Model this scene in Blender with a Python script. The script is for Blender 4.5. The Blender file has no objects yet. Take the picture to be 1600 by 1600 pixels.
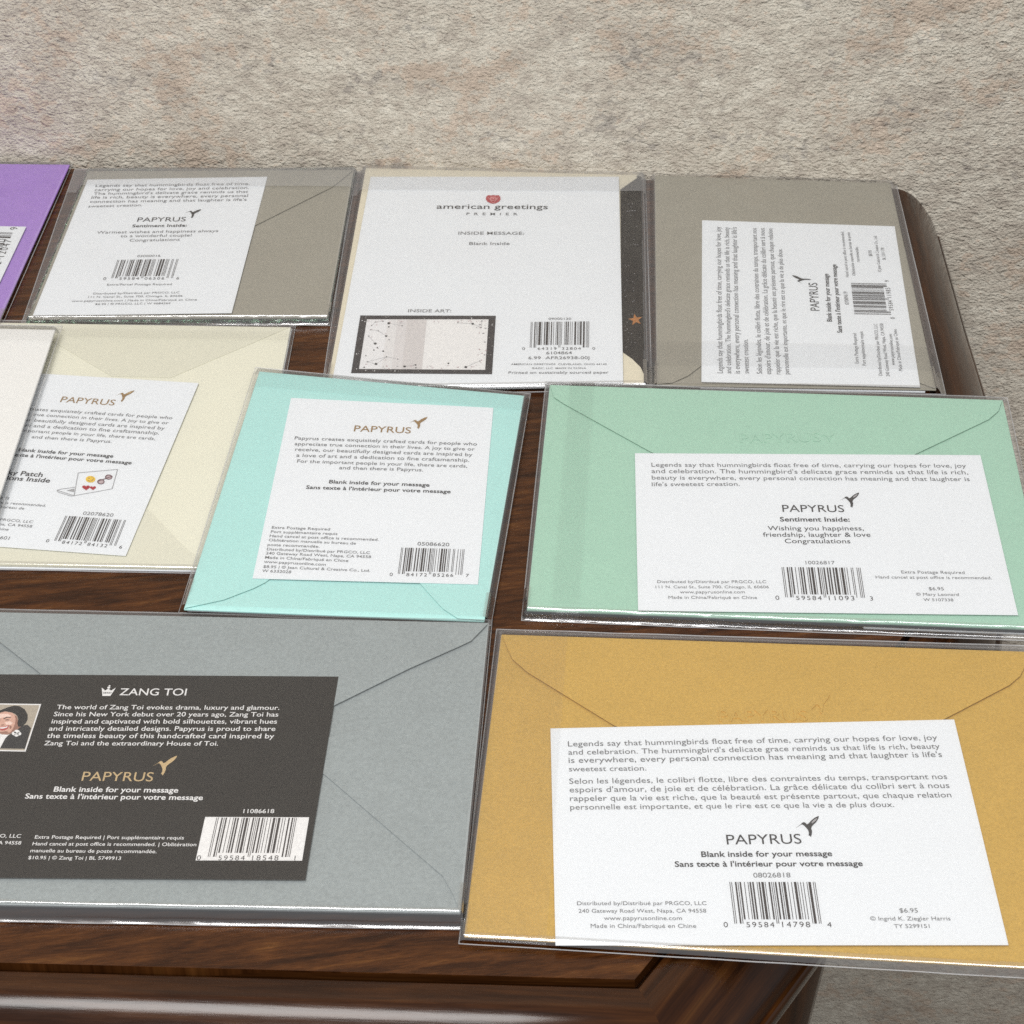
import bpy, bmesh, math, random
from mathutils import Vector, Matrix, noise

random.seed(7)
scene = bpy.context.scene
COL = scene.collection

# ------------------------------------------------------------------ camera
F_PX, PITCH, ROLL, CAM_H = 3100.0, 0.674829, -0.013133, 0.482
FW = Vector((0, math.cos(PITCH), -math.sin(PITCH)))
_up = Vector((0, math.sin(PITCH), math.cos(PITCH)))
_rt = Vector((1, 0, 0))
RT = math.cos(ROLL) * _rt + math.sin(ROLL) * _up
UP = -math.sin(ROLL) * _rt + math.cos(ROLL) * _up
CAM = Vector((0, 0, CAM_H))
cd = bpy.data.cameras.new('camera')
cam = bpy.data.objects.new('camera', cd)
COL.objects.link(cam)
cam.matrix_world = Matrix(((RT.x, UP.x, -FW.x, CAM.x), (RT.y, UP.y, -FW.y, CAM.y),
                           (RT.z, UP.z, -FW.z, CAM.z), (0, 0, 0, 1)))
cd.sensor_width = 36
cd.lens = F_PX / 1600 * 36
cd.clip_start, cd.clip_end = 0.02, 50
cd.dof.use_dof = True
cd.dof.focus_distance = 0.72
cd.dof.aperture_fstop = 70
scene.camera = cam

# ------------------------------------------------------------------ light
w = bpy.data.worlds.new('World')
scene.world = w
w.use_nodes = True
bg = w.node_tree.nodes['Background']
bg.inputs[0].default_value = (0.95, 0.97, 1.0, 1)
bg.inputs[1].default_value = 0.31


def area_lamp(name, loc, target, size, size_y, power, color):
    l = bpy.data.lights.new(name, 'AREA')
    l.shape = 'RECTANGLE'
    l.size, l.size_y, l.energy, l.color = size, size_y, power, color
    o = bpy.data.objects.new(name, l)
    COL.objects.link(o)
    o.location = loc
    o.rotation_euler = (Vector(target) - Vector(loc)).to_track_quat('-Z', 'Y').to_euler()
    return o


area_lamp('ceiling_panel_lamp', (-0.40, -0.10, 1.75), (-0.02, 0.5, 0), 0.9, 0.6, 27.5, (1, 0.985, 0.965))
area_lamp('rear_panel_lamp', (0.20, -1.05, 1.40), (0.0, 0.45, 0), 1.2, 0.5, 19.5, (0.985, 0.99, 1))

scene.view_settings.view_transform = 'Standard'
scene.view_settings.look = 'None'
scene.view_settings.exposure = 0
scene.view_settings.gamma = 1
scene.view_settings.use_curve_mapping = False
scene.cycles.max_bounces = 10
scene.cycles.transparent_max_bounces = 16
scene.cycles.use_denoising = False   # the denoiser smears the fine print


# ------------------------------------------------------------------ materials
class NT:
    def __init__(s, name):
        s.m = bpy.data.materials.new(name)
        s.m.use_nodes = True
        s.t = s.m.node_tree
        s.t.nodes.clear()
        s.out = s.n('ShaderNodeOutputMaterial')

    def n(s, kind, **kw):
        nd = s.t.nodes.new(kind)
        for k, v in kw.items():
            setattr(nd, k, v)
        return nd

    def l(s, a, b):
        s.t.links.new(a, b)

    def bsdf(s, **kw):
        b = s.n('ShaderNodeBsdfPrincipled')
        for k, v in kw.items():
            b.inputs[k.replace('_', ' ')].default_value = v
        s.l(b.outputs[0], s.out.inputs[0])
        return b

    def noise(s, vec, scale, detail=4, rough=.5, dist=0):
        nd = s.n('ShaderNodeTexNoise')
        nd.inputs['Scale'].default_value = scale
        nd.inputs['Detail'].default_value = detail
        nd.inputs['Roughness'].default_value = rough
        nd.inputs['Distortion'].default_value = dist
        s.l(vec, nd.inputs['Vector'])
        return nd.outputs['Fac']

    def ramp(s, fac, stops):
        r = s.n('ShaderNodeValToRGB')
        cr = r.color_ramp
        while len(cr.elements) < len(stops):
            cr.elements.new(.5)
        for e, (p, c) in zip(cr.elements, stops):
            e.position = p
            e.color = (*c, 1)
        s.l(fac, r.inputs[0])
        return r.outputs[0]

    def mix(s, fac, a, b, mode='MIX'):
        m = s.n('ShaderNodeMix', data_type='RGBA', blend_type=mode)
        for sock, v in ((m.inputs[0], fac), (m.inputs[6], a), (m.inputs[7], b)):
            if hasattr(v, 'is_output'):
                s.l(v, sock)
            else:
                sock.default_value = v if not isinstance(v, tuple) else (*v, 1)
        return m.outputs[2]

    def bump(s, h, strength, dist, prev=None):
        b = s.n('ShaderNodeBump')
        b.inputs['Strength'].default_value = strength
        b.inputs['Distance'].default_value = dist
        s.l(h, b.inputs['Height'])
        if prev is not None:
            s.l(prev, b.inputs['Normal'])
        return b.outputs[0]


def paper(name, c, rough=.6, metal=0.0, mottle=.06, fibre=900, bump=.12, spec=.3):
    t = NT(name)
    b = t.bsdf(Roughness=rough, Metallic=metal)
    b.inputs['Specular IOR Level'].default_value = spec
    co = t.n('ShaderNodeNewGeometry').outputs['Position']
    f = t.noise(co, fibre, 3, .6)
    g = t.noise(co, 60, 3, .55)
    dark = tuple(v * (1 - mottle) for v in c)
    lite = tuple(min(1, v * (1 + mottle)) for v in c)
    c1 = t.ramp(f, [(.3, dark), (.7, lite)])
    c2 = t.ramp(g, [(.3, (1 - mottle * .5,) * 3), (.7, (1,) * 3)])
    t.l(t.mix(1.0, c1, c2, 'MULTIPLY'), b.inputs['Base Color'])
    t.l(t.bump(f, bump, .0002), b.inputs['Normal'])
    return t.m


def ink(name, c, metal=0, rough=.5):
    t = NT(name)
    b = t.bsdf(Roughness=rough, Metallic=metal)
    co = t.n('ShaderNodeNewGeometry').outputs['Position']
    f = t.noise(co, 1500, 2)
    t.l(t.ramp(f, [(.3, tuple(v * .93 for v in c)), (.7, tuple(min(1, v * 1.07) for v in c))]), b.inputs['Base Color'])
    return t.m


def film(name, haze, rough=.05, gain=1.25, bump=.1, top=.35):
    t = NT(name)
    co = t.n('ShaderNodeNewGeometry').outputs['Position']
    nrm = t.bump(t.noise(co, 70, 1, .4, .4), bump, .002)
    tr = t.n('ShaderNodeBsdfTransparent')
    tr.inputs[0].default_value = (.99, .99, .99, 1)
    gl = t.n('ShaderNodeBsdfGlossy')
    gl.inputs['Roughness'].default_value = rough
    t.l(nrm, gl.inputs['Normal'])
    fr = t.n('ShaderNodeFresnel')
    fr.inputs['IOR'].default_value = 1.45
    t.l(nrm, fr.inputs['Normal'])
    mu = t.n('ShaderNodeMath', operation='MULTIPLY', use_clamp=True)
    mu.inputs[1].default_value = gain
    t.l(fr.outputs[0], mu.inputs[0])
    mn = t.n('ShaderNodeMath', operation='MINIMUM')
    mn.inputs[1].default_value = top
    t.l(mu.outputs[0], mn.inputs[0])
    m1 = t.n('ShaderNodeMixShader')
    t.l(mn.outputs[0], m1.inputs[0])
    t.l(tr.outputs[0], m1.inputs[1])
    t.l(gl.outputs[0], m1.inputs[2])
    df = t.n('ShaderNodeBsdfDiffuse')
    df.inputs[0].default_value = (.75, .75, .76, 1)
    m2 = t.n('ShaderNodeMixShader')
    m2.inputs[0].default_value = haze
    t.l(m1.outputs[0], m2.inputs[1])
    t.l(df.outputs[0], m2.inputs[2])
    t.l(m2.outputs[0], t.out.inputs[0])
    return t.m


def wood(name, rough=.22, along=(14, 110), deep=1.0, calm=.85):
    """dark stained walnut-red wood; grain runs along the uv u axis"""
    t = NT(name)
    b = t.bsdf(Roughness=rough)
    b.inputs['Coat Weight'].default_value = .12
    b.inputs['Coat Roughness'].default_value = .16
    b.inputs['Specular IOR Level'].default_value = .27
    uv = t.n('ShaderNodeUVMap').outputs[0]
    mp = t.n('ShaderNodeMapping')
    mp.inputs['Scale'].default_value = (along[0], along[1], 1)
    t.l(uv, mp.inputs[0])
    g = t.noise(mp.outputs[0], 1.0, 6, .66, .35)
    mp2 = t.n('ShaderNodeMapping')
    mp2.inputs['Scale'].default_value = (along[0] * 7, along[1] * 7, 1)
    t.l(uv, mp2.inputs[0])
    fine = t.noise(mp2.outputs[0], 1.0, 3, .6, .2)
    c = t.ramp(g, [(q, tuple(v * deep + (1 - deep) * .25 * m for v, m in zip(k, (.04, .013, .004)))) for q, k in
                   ((.24, (.012, .0037, .0011)), (.42, (.040, .0125, .0034)), (.58, (.086, .029, .0074)), (.78, (.16, .064, .016)))])
    c2 = t.ramp(fine, [(.3, (.45, .42, .4)), (.65, (1, 1, 1))])
    t.l(t.mix(calm, c, c2, 'MULTIPLY'), b.inputs['Base Color'])
    r = t.n('ShaderNodeMapRange')
    r.inputs[3].default_value, r.inputs[4].default_value = rough - .04, rough + .06
    t.l(fine, r.inputs[0])
    t.l(r.outputs[0], b.inputs['Roughness'])
    t.l(t.bump(fine, .05, .0004), b.inputs['Normal'])
    return t.m


def wall_paper():
    t = NT('embossed_wallpaper')
    b = t.bsdf(Roughness=.72)
    b.inputs['Specular IOR Level'].default_value = .25
    co = t.n('ShaderNodeNewGeometry').outputs['Position']
    mp = t.n('ShaderNodeMapping')
    mp.inputs['Scale'].default_value = (1, 1, 1.35)
    t.l(co, mp.inputs[0])
    p = mp.outputs[0]
    def blend(a, b_, k):
        m1 = t.n('ShaderNodeMath', operation='MULTIPLY')
        m1.inputs[1].default_value = 1 - k
        t.l(a, m1.inputs[0])
        m2 = t.n('ShaderNodeMath', operation='MULTIPLY_ADD')
        m2.inputs[1].default_value = k
        t.l(b_, m2.inputs[0])
        t.l(m1.outputs[0], m2.inputs[2])
        return m2.outputs[0]

    big = t.noise(p, 23, 3, .6, .3)
    mid = t.noise(p, 55, 5, .65, .2)
    fine = t.noise(p, 165, 3, .6, .2)
    far = t.n('ShaderNodeMapping')
    far.inputs['Location'].default_value = (3.1, 1.7, 5.3)
    t.l(p, far.inputs[0])
    big2 = t.noise(far.outputs[0], 24, 3, .55, .3)
    fine2 = t.noise(far.outputs[0], 190, 3, .6, .2)
    c = t.ramp(blend(mid, fine, .55), [(.34, (.43, .375, .315)), (.46, (.54, .485, .405)), (.56, (.625, .575, .485)), (.67, (.75, .70, .60))])
    rose = t.ramp(blend(big, fine, .5), [(.535, (1, 1, 1)), (.575, (.87, .77, .72)), (.68, (.78, .66, .61))])
    c = t.mix(.8, c, rose, 'MULTIPLY')
    grey = t.ramp(blend(big2, fine2, .55), [(.37, (.66, .66, .69)), (.43, (1, 1, 1))])
    c = t.mix(.8, c, grey, 'MULTIPLY')
    t.l(c, b.inputs['Base Color'])
    mp3 = t.n('ShaderNodeMapping')
    mp3.inputs['Scale'].default_value = (1, 1, 1.45)
    mp3.inputs['Rotation'].default_value = (0, .35, 0)
    t.l(co, mp3.inputs[0])
    h1 = t.noise(mp3.outputs[0], 200, 4, .65, .0)
    h2 = t.noise(mp3.outputs[0], 620, 2, .5, .1)
    n = t.bump(h1, .75, .0036)
    n = t.bump(h2, .75, .0016, n)
    t.l(n, b.inputs['Normal'])
    return t.m


def floor_mat():
    t = NT('carpet')
    b = t.bsdf(Roughness=.95)
    co = t.n('ShaderNodeNewGeometry').outputs['Position']
    f = t.noise(co, 260, 4, .7)
    t.l(t.ramp(f, [(.3, (.12, .10, .08)), (.7, (.24, .21, .17))]), b.inputs['Base Color'])
    t.l(t.bump(f, .6, .004), b.inputs['Normal'])
    return t.m


def foil():
    t = NT('green_silver_foil')
    b = t.bsdf(Roughness=.18, Metallic=1.0)
    co = t.n('ShaderNodeNewGeometry').outputs['Position']
    v = t.n('ShaderNodeTexVoronoi')
    v.inputs['Scale'].default_value = 260
    t.l(co, v.inputs['Vector'])
    t.l(t.ramp(v.outputs['Distance'], [(.1, (.75, .8, .78)), (.45, (.3, .55, .36)), (.7, (.08, .12, .10))]), b.inputs['Base Color'])
    t.l(t.bump(t.noise(co, 330, 4, .6), 1.0, .003), b.inputs['Normal'])
    return t.m


M = {
    'white': paper('white_card_stock', (.775, .80, .825), mottle=.025),
    'plain_white': paper('white_envelope_paper', (.82, .815, .79), mottle=.03),
    'black_label': paper('black_card_stock', (.021, .018, .0155), mottle=.2, rough=.5),
    'dark_card': paper('dark_printed_card', (.022, .018, .016), mottle=.25, rough=.45),
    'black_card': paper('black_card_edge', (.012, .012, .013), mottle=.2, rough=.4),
    'purple': paper('purple_envelope_paper', (.38, .225, .60), mottle=.05),
    'taupe': paper('taupe_envelope_paper', (.335, .315, .262), mottle=.08),
    'cream': paper('cream_envelope_paper', (.77, .755, .625), mottle=.03),
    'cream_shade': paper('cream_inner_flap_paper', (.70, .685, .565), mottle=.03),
    'ivory': paper('ivory_envelope_paper', (.74, .68, .53), mottle=.03),
    'aqua': paper('aqua_envelope_paper', (.435, .72, .68), mottle=.04),
    'mint': paper('mint_envelope_paper', (.375, .59, .465), mottle=.05),
    'grey': paper('pearl_grey_envelope_paper', (.345, .385, .39), rough=.42, metal=.2, mottle=.10, fibre=700, bump=.3, spec=.5),
    'gold': paper('pearl_gold_envelope_paper', (.66, .43, .105), rough=.42, metal=.3, mottle=.10, fibre=1000, bump=.35, spec=.5),
    'ink': ink('grey_ink', (.165, .165, .17)),
    'ink_dark': ink('dark_ink', (.045, .043, .045)),
    'ink_bar': ink('barcode_ink', (.04, .033, .033)),
    'ink_white': ink('white_ink', (.78, .77, .76)),
    'ink_gold': ink('bronze_foil_ink', (.34, .215, .095), .3),
    'ink_pale_gold': ink('pale_gold_foil_ink', (.62, .46, .25), .3),
    'ink_grey_wing': ink('pale_grey_ink', (.35, .34, .35)),
    'ink_rose': ink('rose_red_ink', (.42, .06, .07)),
    'ink_pink': ink('rose_pink_ink', (.62, .26, .26)),
    'ink_red': ink('heart_red_ink', (.38, .015, .03)),
    'ink_yellow': ink('smiley_yellow_ink', (.78, .52, .05)),
    'ink_plum': ink('plum_ink', (.13, .06, .075)),
    'ink_line': ink('line_art_grey_ink', (.33, .33, .34)),
    'ink_panel': ink('printed_warm_grey_panel', (.615, .585, .575)),
    'ink_panel_mid': ink('printed_warm_grey_panel_mid', (.66, .635, .63)),
    'ink_panel_soft': ink('printed_warm_grey_panel_soft', (.71, .695, .69)),
    'ink_panel_lite': ink('printed_pale_panel', (.76, .755, .76)),
    'ink_frame': ink('printed_dark_frame', (.038, .033, .036)),
    'ink_mauve': ink('printed_mauve_smudge', (.50, .40, .41)),
    'ink_star': ink('copper_star_ink', (.50, .21, .065), .3),
    'skin': ink('printed_skin_tone', (.60, .36, .28)),
    'skin_dark': ink('printed_skin_shadow', (.30, .15, .11)),
    'skin_lite': ink('printed_skin_light', (.78, .58, .50)),
    'hair': ink('printed_black_hair', (.012, .011, .012)),
    'suit': ink('printed_black_suit', (.022, .021, .023)),
    'backdrop': ink('printed_beige_backdrop', (.40, .35, .28)),
    'lips': ink('printed_lip_red', (.42, .07, .07)),
    'film': film('clear_sleeve_film', .026, .08),
    'film_margin': film('clear_sleeve_margin', .11, .22, .8, .05),
    'film_hem': film('welded_sleeve_edge', .26, .3, 1.0, 0, .3),
    'film_flap': film('clear_sleeve_double_film', .022, .10, .35, .3),
    'film_hazy': film('cloudy_sleeve_double_film', .13, .12, .9, .3),
    'film_crinkle': film('crinkled_sleeve_film', .04, .19, 6.0, .0, .85),
    'wood_top': wood('dark_stained_wood_top', along=(30, 260)),
    'wood_edge': wood('dark_stained_wood_moulding', rough=.17, along=(14, 230), deep=.5, calm=.4),
    'foil': foil(),
    'wall': wall_paper(),
    'floor': floor_mat(),
}


# ------------------------------------------------------------------ object helpers
def link(name, bm, mats, parent=None, origin=None, smooth=False):
    if origin is not None:
        bmesh.ops.translate(bm, verts=bm.verts, vec=-Vector(origin))
    me = bpy.data.meshes.new(name)
    bm.to_mesh(me)
    bm.free()
    for m in (mats if isinstance(mats, (list, tuple)) else [mats]):
        me.materials.append(M[m] if isinstance(m, str) else m)
    if smooth:
        for p in me.polygons:
            p.use_smooth = True
    o = bpy.data.objects.new(name, me)
    COL.objects.link(o)
    if parent is not None:
        o.parent = parent
    return o


def tag(o, label, cat, group=None):
    o['label'], o['category'] = label, cat
    if group:
        o['group'] = group


def prism(bm, top, depth, mat=0, down=None):
    """closed slab under a polygon of points"""
    d = (down or Vector((0, 0, -1))) * depth
    a = [bm.verts.new(p) for p in top]
    b = [bm.verts.new(p + d) for p in top]
    n = len(top)
    fs = [bm.faces.new(a), bm.faces.new(b[::-1])]
    for i in range(n):
        fs.append(bm.faces.new((a[i], b[i], b[(i + 1) % n], a[(i + 1) % n])))
    for f in fs:
        f.material_index = mat
    bmesh.ops.recalc_face_normals(bm, faces=fs)
    return fs


def flat(bm, pts, mat=0):
    try:
        f = bm.faces.new([bm.verts.new(p) for p in pts])
    except ValueError:
        return
    f.normal_update()
    if f.normal.z < 0:
        f.normal_flip()
    f.material_index = mat


def ray(px, py):
    return FW * F_PX + RT * (px - 800) - UP * (py - 800)


def seg_dist(p, a, b):
    ab, ap = b - a, p - a
    t = max(0, min(1, ap.dot(ab) / ab.dot(ab)))
    return (ap - ab * t).length


def smooth01(x):
    x = max(0, min(1, x))
    return x * x * (3 - 2 * x)


# ---- UPC bars
L_CODE = ['0001101', '0011001', '0010011', '0111101', '0100011', '0110001', '0101111', '0111011', '0110111', '0001011']


def upc(d):
    s = '101' + ''.join(L_CODE[int(c)] for c in d[:6]) + '01010'
    s += ''.join(''.join('1' if x == '0' else '0' for x in L_CODE[int(c)]) for c in d[6:]) + '101'
    return s


# ---- text: every line is gathered first, evaluated once, then written into its part's mesh
TEXTS = []
BIRD = [(172, 736), (206, 711), (212, 703), (222, 698), (232, 701), (243, 712), (254, 706), (268, 690), (284, 676), (302, 665), (317, 659),
        (316, 672), (308, 688), (296, 703), (284, 714), (274, 724), (270, 738), (275, 752), (274, 772), (268, 792), (262, 783), (254, 783),
        (256, 766), (251, 748), (238, 733), (228, 722), (218, 714), (208, 713)]
BIRD_WING = [(272, 700), (284, 687), (300, 676), (307, 674), (301, 688), (287, 700), (274, 709)]


class Card:
    """one packaged greeting card; points are taken on its own resting plane"""

    def __init__(s, label, t, base=((0, 0, 0), (1600, 0, 0), (0, 1600, 0)), anchor=(800, 800)):
        pts = [CAM + ray(x, y) * ((z * .001 - CAM_H) / ray(x, y).z) for x, y, z in base]
        s.n = (pts[1] - pts[0]).cross(pts[2] - pts[0]).normalized()
        if s.n.z < 0:
            s.n = -s.n
        s.p0 = pts[0]
        s.t = t
        o = s.P(*anchor, 0)
        s.root = bpy.data.objects.new('greeting_card', None)
        s.root.empty_display_size = .02
        COL.objects.link(s.root)
        s.root.location = o
        s.o = o
        tag(s.root, label, 'greeting card', 'greeting cards in clear sleeves laid out on the table')
        s.bm = {}

    def P(s, x, y, h):
        """point seen at x, y of the photograph, h mm above the card's resting plane"""
        r = ray(x, y)
        q = s.p0 + s.n * (h * .001)
        return CAM + r * ((q - CAM).dot(s.n) / r.dot(s.n))

    def slab(s, name, poly, top, depth, mat, parent=None):
        bm = bmesh.new()
        prism(bm, [s.P(x, y, top) for x, y in poly], depth * .001, 0, -s.n)
        o = link(name, bm, mat, parent or s.root, s.o)
        if len(poly) == 4:
            bv = o.modifiers.new('bevel', 'BEVEL')
            bv.width = min(.0004, depth * .0003)
            bv.segments = 2
        return o

    def envelope(s, quad, mat, depth=None, inner=None):
        s.env = quad
        s.eo = s.slab('envelope', quad, s.t, depth or .9, mat)
        if inner:
            cx, cy = sum(q[0] for q in quad) / 4, sum(q[1] for q in quad) / 4
            s.slab('inner_card', [(cx + (x - cx) * .985, cy + (y - cy) * .985) for x, y in quad], s.t - .95, s.t - 1.15, inner)
        return s.eo

    def flap(s, poly, mat, lift=.55, name='flap'):
        s.slab(name, poly, s.t + lift, .16, mat, s.eo)

    def label(s, quad, mat, name='back_label'):
        s.lo = s.slab(name, quad, s.t + .95, .22, mat)
        s.H = s.t + 1.08
        return s.lo

    # -- printing
    def text(s, key, body, x0, y0, x1, y1, mat=0, weight=0.0, ky=.95, h=None, spacing=1.0):
        TEXTS.append((s, key, body, s.P(x0, y0, h or s.H), s.P(x1, y1, h or s.H), mat, weight, ky, spacing))

    def lines(s, rows, mat=0, weight=0.0, key='text_block', ky=.95):
        last = None
        for body, x0, y0, x1, y1 in rows:
            mid = s.P((x0 + x1) / 2, (y0 + y1) / 2, s.H)
            if last is None or (mid - last).length > .0125:
                s.blocks = getattr(s, 'blocks', 0) + 1
            last = mid
            s.text((key, s.blocks), body, x0, y0, x1, y1, mat, weight, ky)

    def mesh(s, key):
        if key not in s.bm:
            s.bm[key] = bmesh.new()
        return s.bm[key]

    def poly(s, key, pts, mat=0, dh=0.0):
        flat(s.mesh(key), [s.P(x, y, s.H + dh) for x, y in pts], mat)

    def line(s, key, pts, width, mat=0, dh=0.0):
        for (ax, ay), (bx, by) in zip(pts, pts[1:]):
            a, b = s.P(ax, ay, s.H + dh), s.P(bx, by, s.H + dh)
            n = (b - a).cross(s.n).normalized() * width * .0005
            flat(s.mesh(key), [a + n, b + n, b - n, a - n], mat)

    def disc(s, key, x, y, rx, ry, mat=0, dh=0.0, n=18):
        s.poly(key, [(x + rx * math.cos(k * math.tau / n), y + ry * math.sin(k * math.tau / n)) for k in range(n)], mat, dh)

    def bird(s, beak, wing, tail, mat=0, wing_mat=None):
        A, B, C = (s.P(*q, s.H) for q in (beak, wing, tail))
        ax, bx = Vector((318 - 172, 660 - 735)), Vector((266 - 172, 790 - 735))
        det = ax.x * bx.y - ax.y * bx.x

        def place(q, up=0):
            d = Vector((q[0] - 172, q[1] - 735))
            u = (d.x * bx.y - d.y * bx.x) / det
            v = (ax.x * d.y - ax.y * d.x) / det
            return A + (B - A) * u + (C - A) * v + s.n * up
        flat(s.mesh('bird_emblem'), [place(q) for q in BIRD], mat)
        if wing_mat is not None:
            flat(s.mesh('bird_emblem'), [place(q, .0001) for q in BIRD_WING], wing_mat)

    def barcode(s, quad, digits, mat=0):
        tl, tr, br, bl = (s.P(*q, s.H) for q in quad)

        def at(u, v):
            return (tl * (1 - u) + tr * u) * (1 - v) + (bl * (1 - u) + br * u) * v
        bits = upc(digits)
        n = len(bits)
        i = 0
        while i < n:
            if bits[i] == '1':
                j = i
                while j < n and bits[j] == '1':
                    j += 1
                tall = i < 10 or i >= n - 10 or 45 <= i < 50
                v = 1 if tall else .9
                sl = .12 / n
                flat(s.mesh('barcode'), [at(i / n + sl, 0), at(j / n - sl, 0), at(j / n - sl, v), at(i / n + sl, v)], mat)
                i = j
            else:
                i += 1
        for body, u0, u1 in ((digits[0], -.125, -.07), (digits[1:6], .135, .455), (digits[6:11], .545, .865), (digits[11], 1.06, 1.115)):
            TEXTS.append((s, 'barcode', body, at(u0, 1.085), at(u1, 1.085), mat, -.004, 1.0, 1.25 if len(body) > 1 else 1))

    # -- sleeve
    def sleeve(s, outer, wrinkle=.10, crinkle=0.0, front_drop=2.2, seed=0, flap=None, mat='film', hem=True, flap_mat='film_flap'):
        t = s.t
        O = [s.P(x, y, .6) for x, y in outer]
        E = [s.P(x, y, t) for x, y in s.env]
        cen = sum(E, Vector()) / 4
        nrm = s.n

        def inside(p):
            dmin = 1e9
            sgn = 1
            for k in range(4):
                a, b = E[k], E[(k + 1) % 4]
                e = (b - a)
                m = e.cross(nrm).normalized()
                if m.dot(cen - a) < 0:
                    m = -m
                if m.dot(p - a) < 0:
                    sgn = -1
            d = min(seg_dist(p - nrm * nrm.dot(p - E[0]), E[k], E[(k + 1) % 4]) for k in range(4))
            return d * sgn

        def height(p, d, frontness):
            q = Vector((p.x, p.y, seed * 3.1))
            wav = noise.noise(q * 38) * wrinkle + noise.noise(q * 120) * wrinkle * .35
            if d >= 0:
                k = smooth01(d / .004)
                return t + 1.45 + wav * (0.3 + .7 * k) - (1 - k) * .12
            x = min(1, -d * 1000 / front_drop)
            prof = math.sqrt(max(0, 1 - x * x)) * .55 + (1 - smooth01(x)) * .45
            if crinkle and frontness > 0:
                # the fold of the sleeve: a soft shoulder, a steep face, a flared lip
                g = .52 * x / .52 if x < .52 else (.52 + .36 * smooth01((x - .52) / .18) if x < .7 else .88 + .12 * (x - .7) / .3)
                prof = prof * (1 - frontness) + (1 - g) * frontness
            z = .5 + (t + .85) * prof + wav * .4
            if crinkle and frontness > 0:
                z += crinkle * frontness * (noise.noise(q * 75 + Vector((0, 0, 5))) + .55 * noise.noise(q * 190)) * (1 - abs(2 * x - 1) * .5)
            return max(.35, z)

        def ticks(length, step=.0022):
            xs, x = [], 0.0
            while x < length / 2:
                xs.append(x)
                x += .00035 if x < .008 else (.0009 if x < .014 else step)
            return [v / length for v in xs] + [.5] + [1 - v / length for v in reversed(xs)]
        us, vs = ticks((O[1] - O[0]).length, .0007 if crinkle else .0022), ticks((O[3] - O[0]).length)

        def surf(u, v, extra=0):
            p = (O[0] * (1 - u) + O[1] * u) * (1 - v) + (O[3] * (1 - u) + O[2] * u) * v
            h = height(p, inside(p), smooth01((v - .93) / .03))
            base = p - nrm * nrm.dot(p - s.p0)
            return base + nrm * ((h + extra) * .001)
        bm = bmesh.new()
        grid = [[bm.verts.new(surf(u, v)) for u in us] for v in vs]
        for j in range(len(vs) - 1):
            for i in range(len(us) - 1):
                f = bm.faces.new((grid[j][i], grid[j + 1][i], grid[j + 1][i + 1], grid[j][i + 1]))
                m = (grid[j][i].co + grid[j + 1][i + 1].co) / 2
                dm = inside(m)
                if dm < .0008 and vs[j] > .9:
                    f.material_index = 1
                elif dm < .0004:
                    f.material_index = 2
        so = link('clear_sleeve', bm, [mat, 'film_crinkle', 'film_margin'], s.root, s.o, True)
        # sealed hem: a thin bright bead of plastic round the rim
        if hem:
            bm = bmesh.new()
            ring = []
            for k in range(4):
                a, b = O[k], O[(k + 1) % 4]
                for m in range(40):
                    p = a.lerp(b, m / 40)
                    j = noise.noise(Vector((p.x * 60, p.y * 60, seed + .5))) * .00022
                    ring.append(p + nrm * (j - .0001))
            c0 = sum(O, Vector()) / 4
            rows = []
            for p in ring:
                out = (p - c0)
                out = (out - nrm * out.dot(nrm)).normalized()
                rows.append([bm.verts.new(p + out * (.00028 * math.cos(a)) + nrm * (.00028 * math.sin(a))) for a in (0, 1.57, 3.14, 4.71)])
            for k in range(len(rows)):
                A, B = rows[k], rows[(k + 1) % len(rows)]
                for m in range(4):
                    bm.faces.new((A[m], A[(m + 1) % 4], B[(m + 1) % 4], B[m]))
            bmesh.ops.recalc_face_normals(bm, faces=bm.faces)
            link('sealed_hem', bm, 'film_hem', so, s.o, True)
        if flap:
            # the folded-over closing flap: u/v band of the sleeve
            u0, u1, v0, v1 = flap
            bm = bmesh.new()
            nu, nv = (90, 10) if (u1 - u0) > (v1 - v0) else (10, 90)
            g = []
            for j in range(nv + 1):
                row = []
                for i in range(nu + 1):
                    u, v = u0 + (u1 - u0) * i / nu, v0 + (v1 - v0) * j / nv
                    q = surf(u, v)
                    row.append(bm.verts.new(q + nrm * (.00035 + .00025 * noise.noise(q * 55 + Vector((seed, 9, 0))))))
                g.append(row)
            for j in range(nv):
                for i in range(nu):
                    bm.faces.new((g[j][i], g[j + 1][i], g[j + 1][i + 1], g[j][i + 1]))
            link('closing_flap', bm, flap_mat, so, s.o, True)
        return so

    def close(s, mats, owner=None):
        for key, bm in s.bm.items():
            link(key if isinstance(key, str) else key[0], bm, mats, owner or s.lo, s.o)
        s.bm = {}


CARDS = []   # (card, material list, owner)


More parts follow.
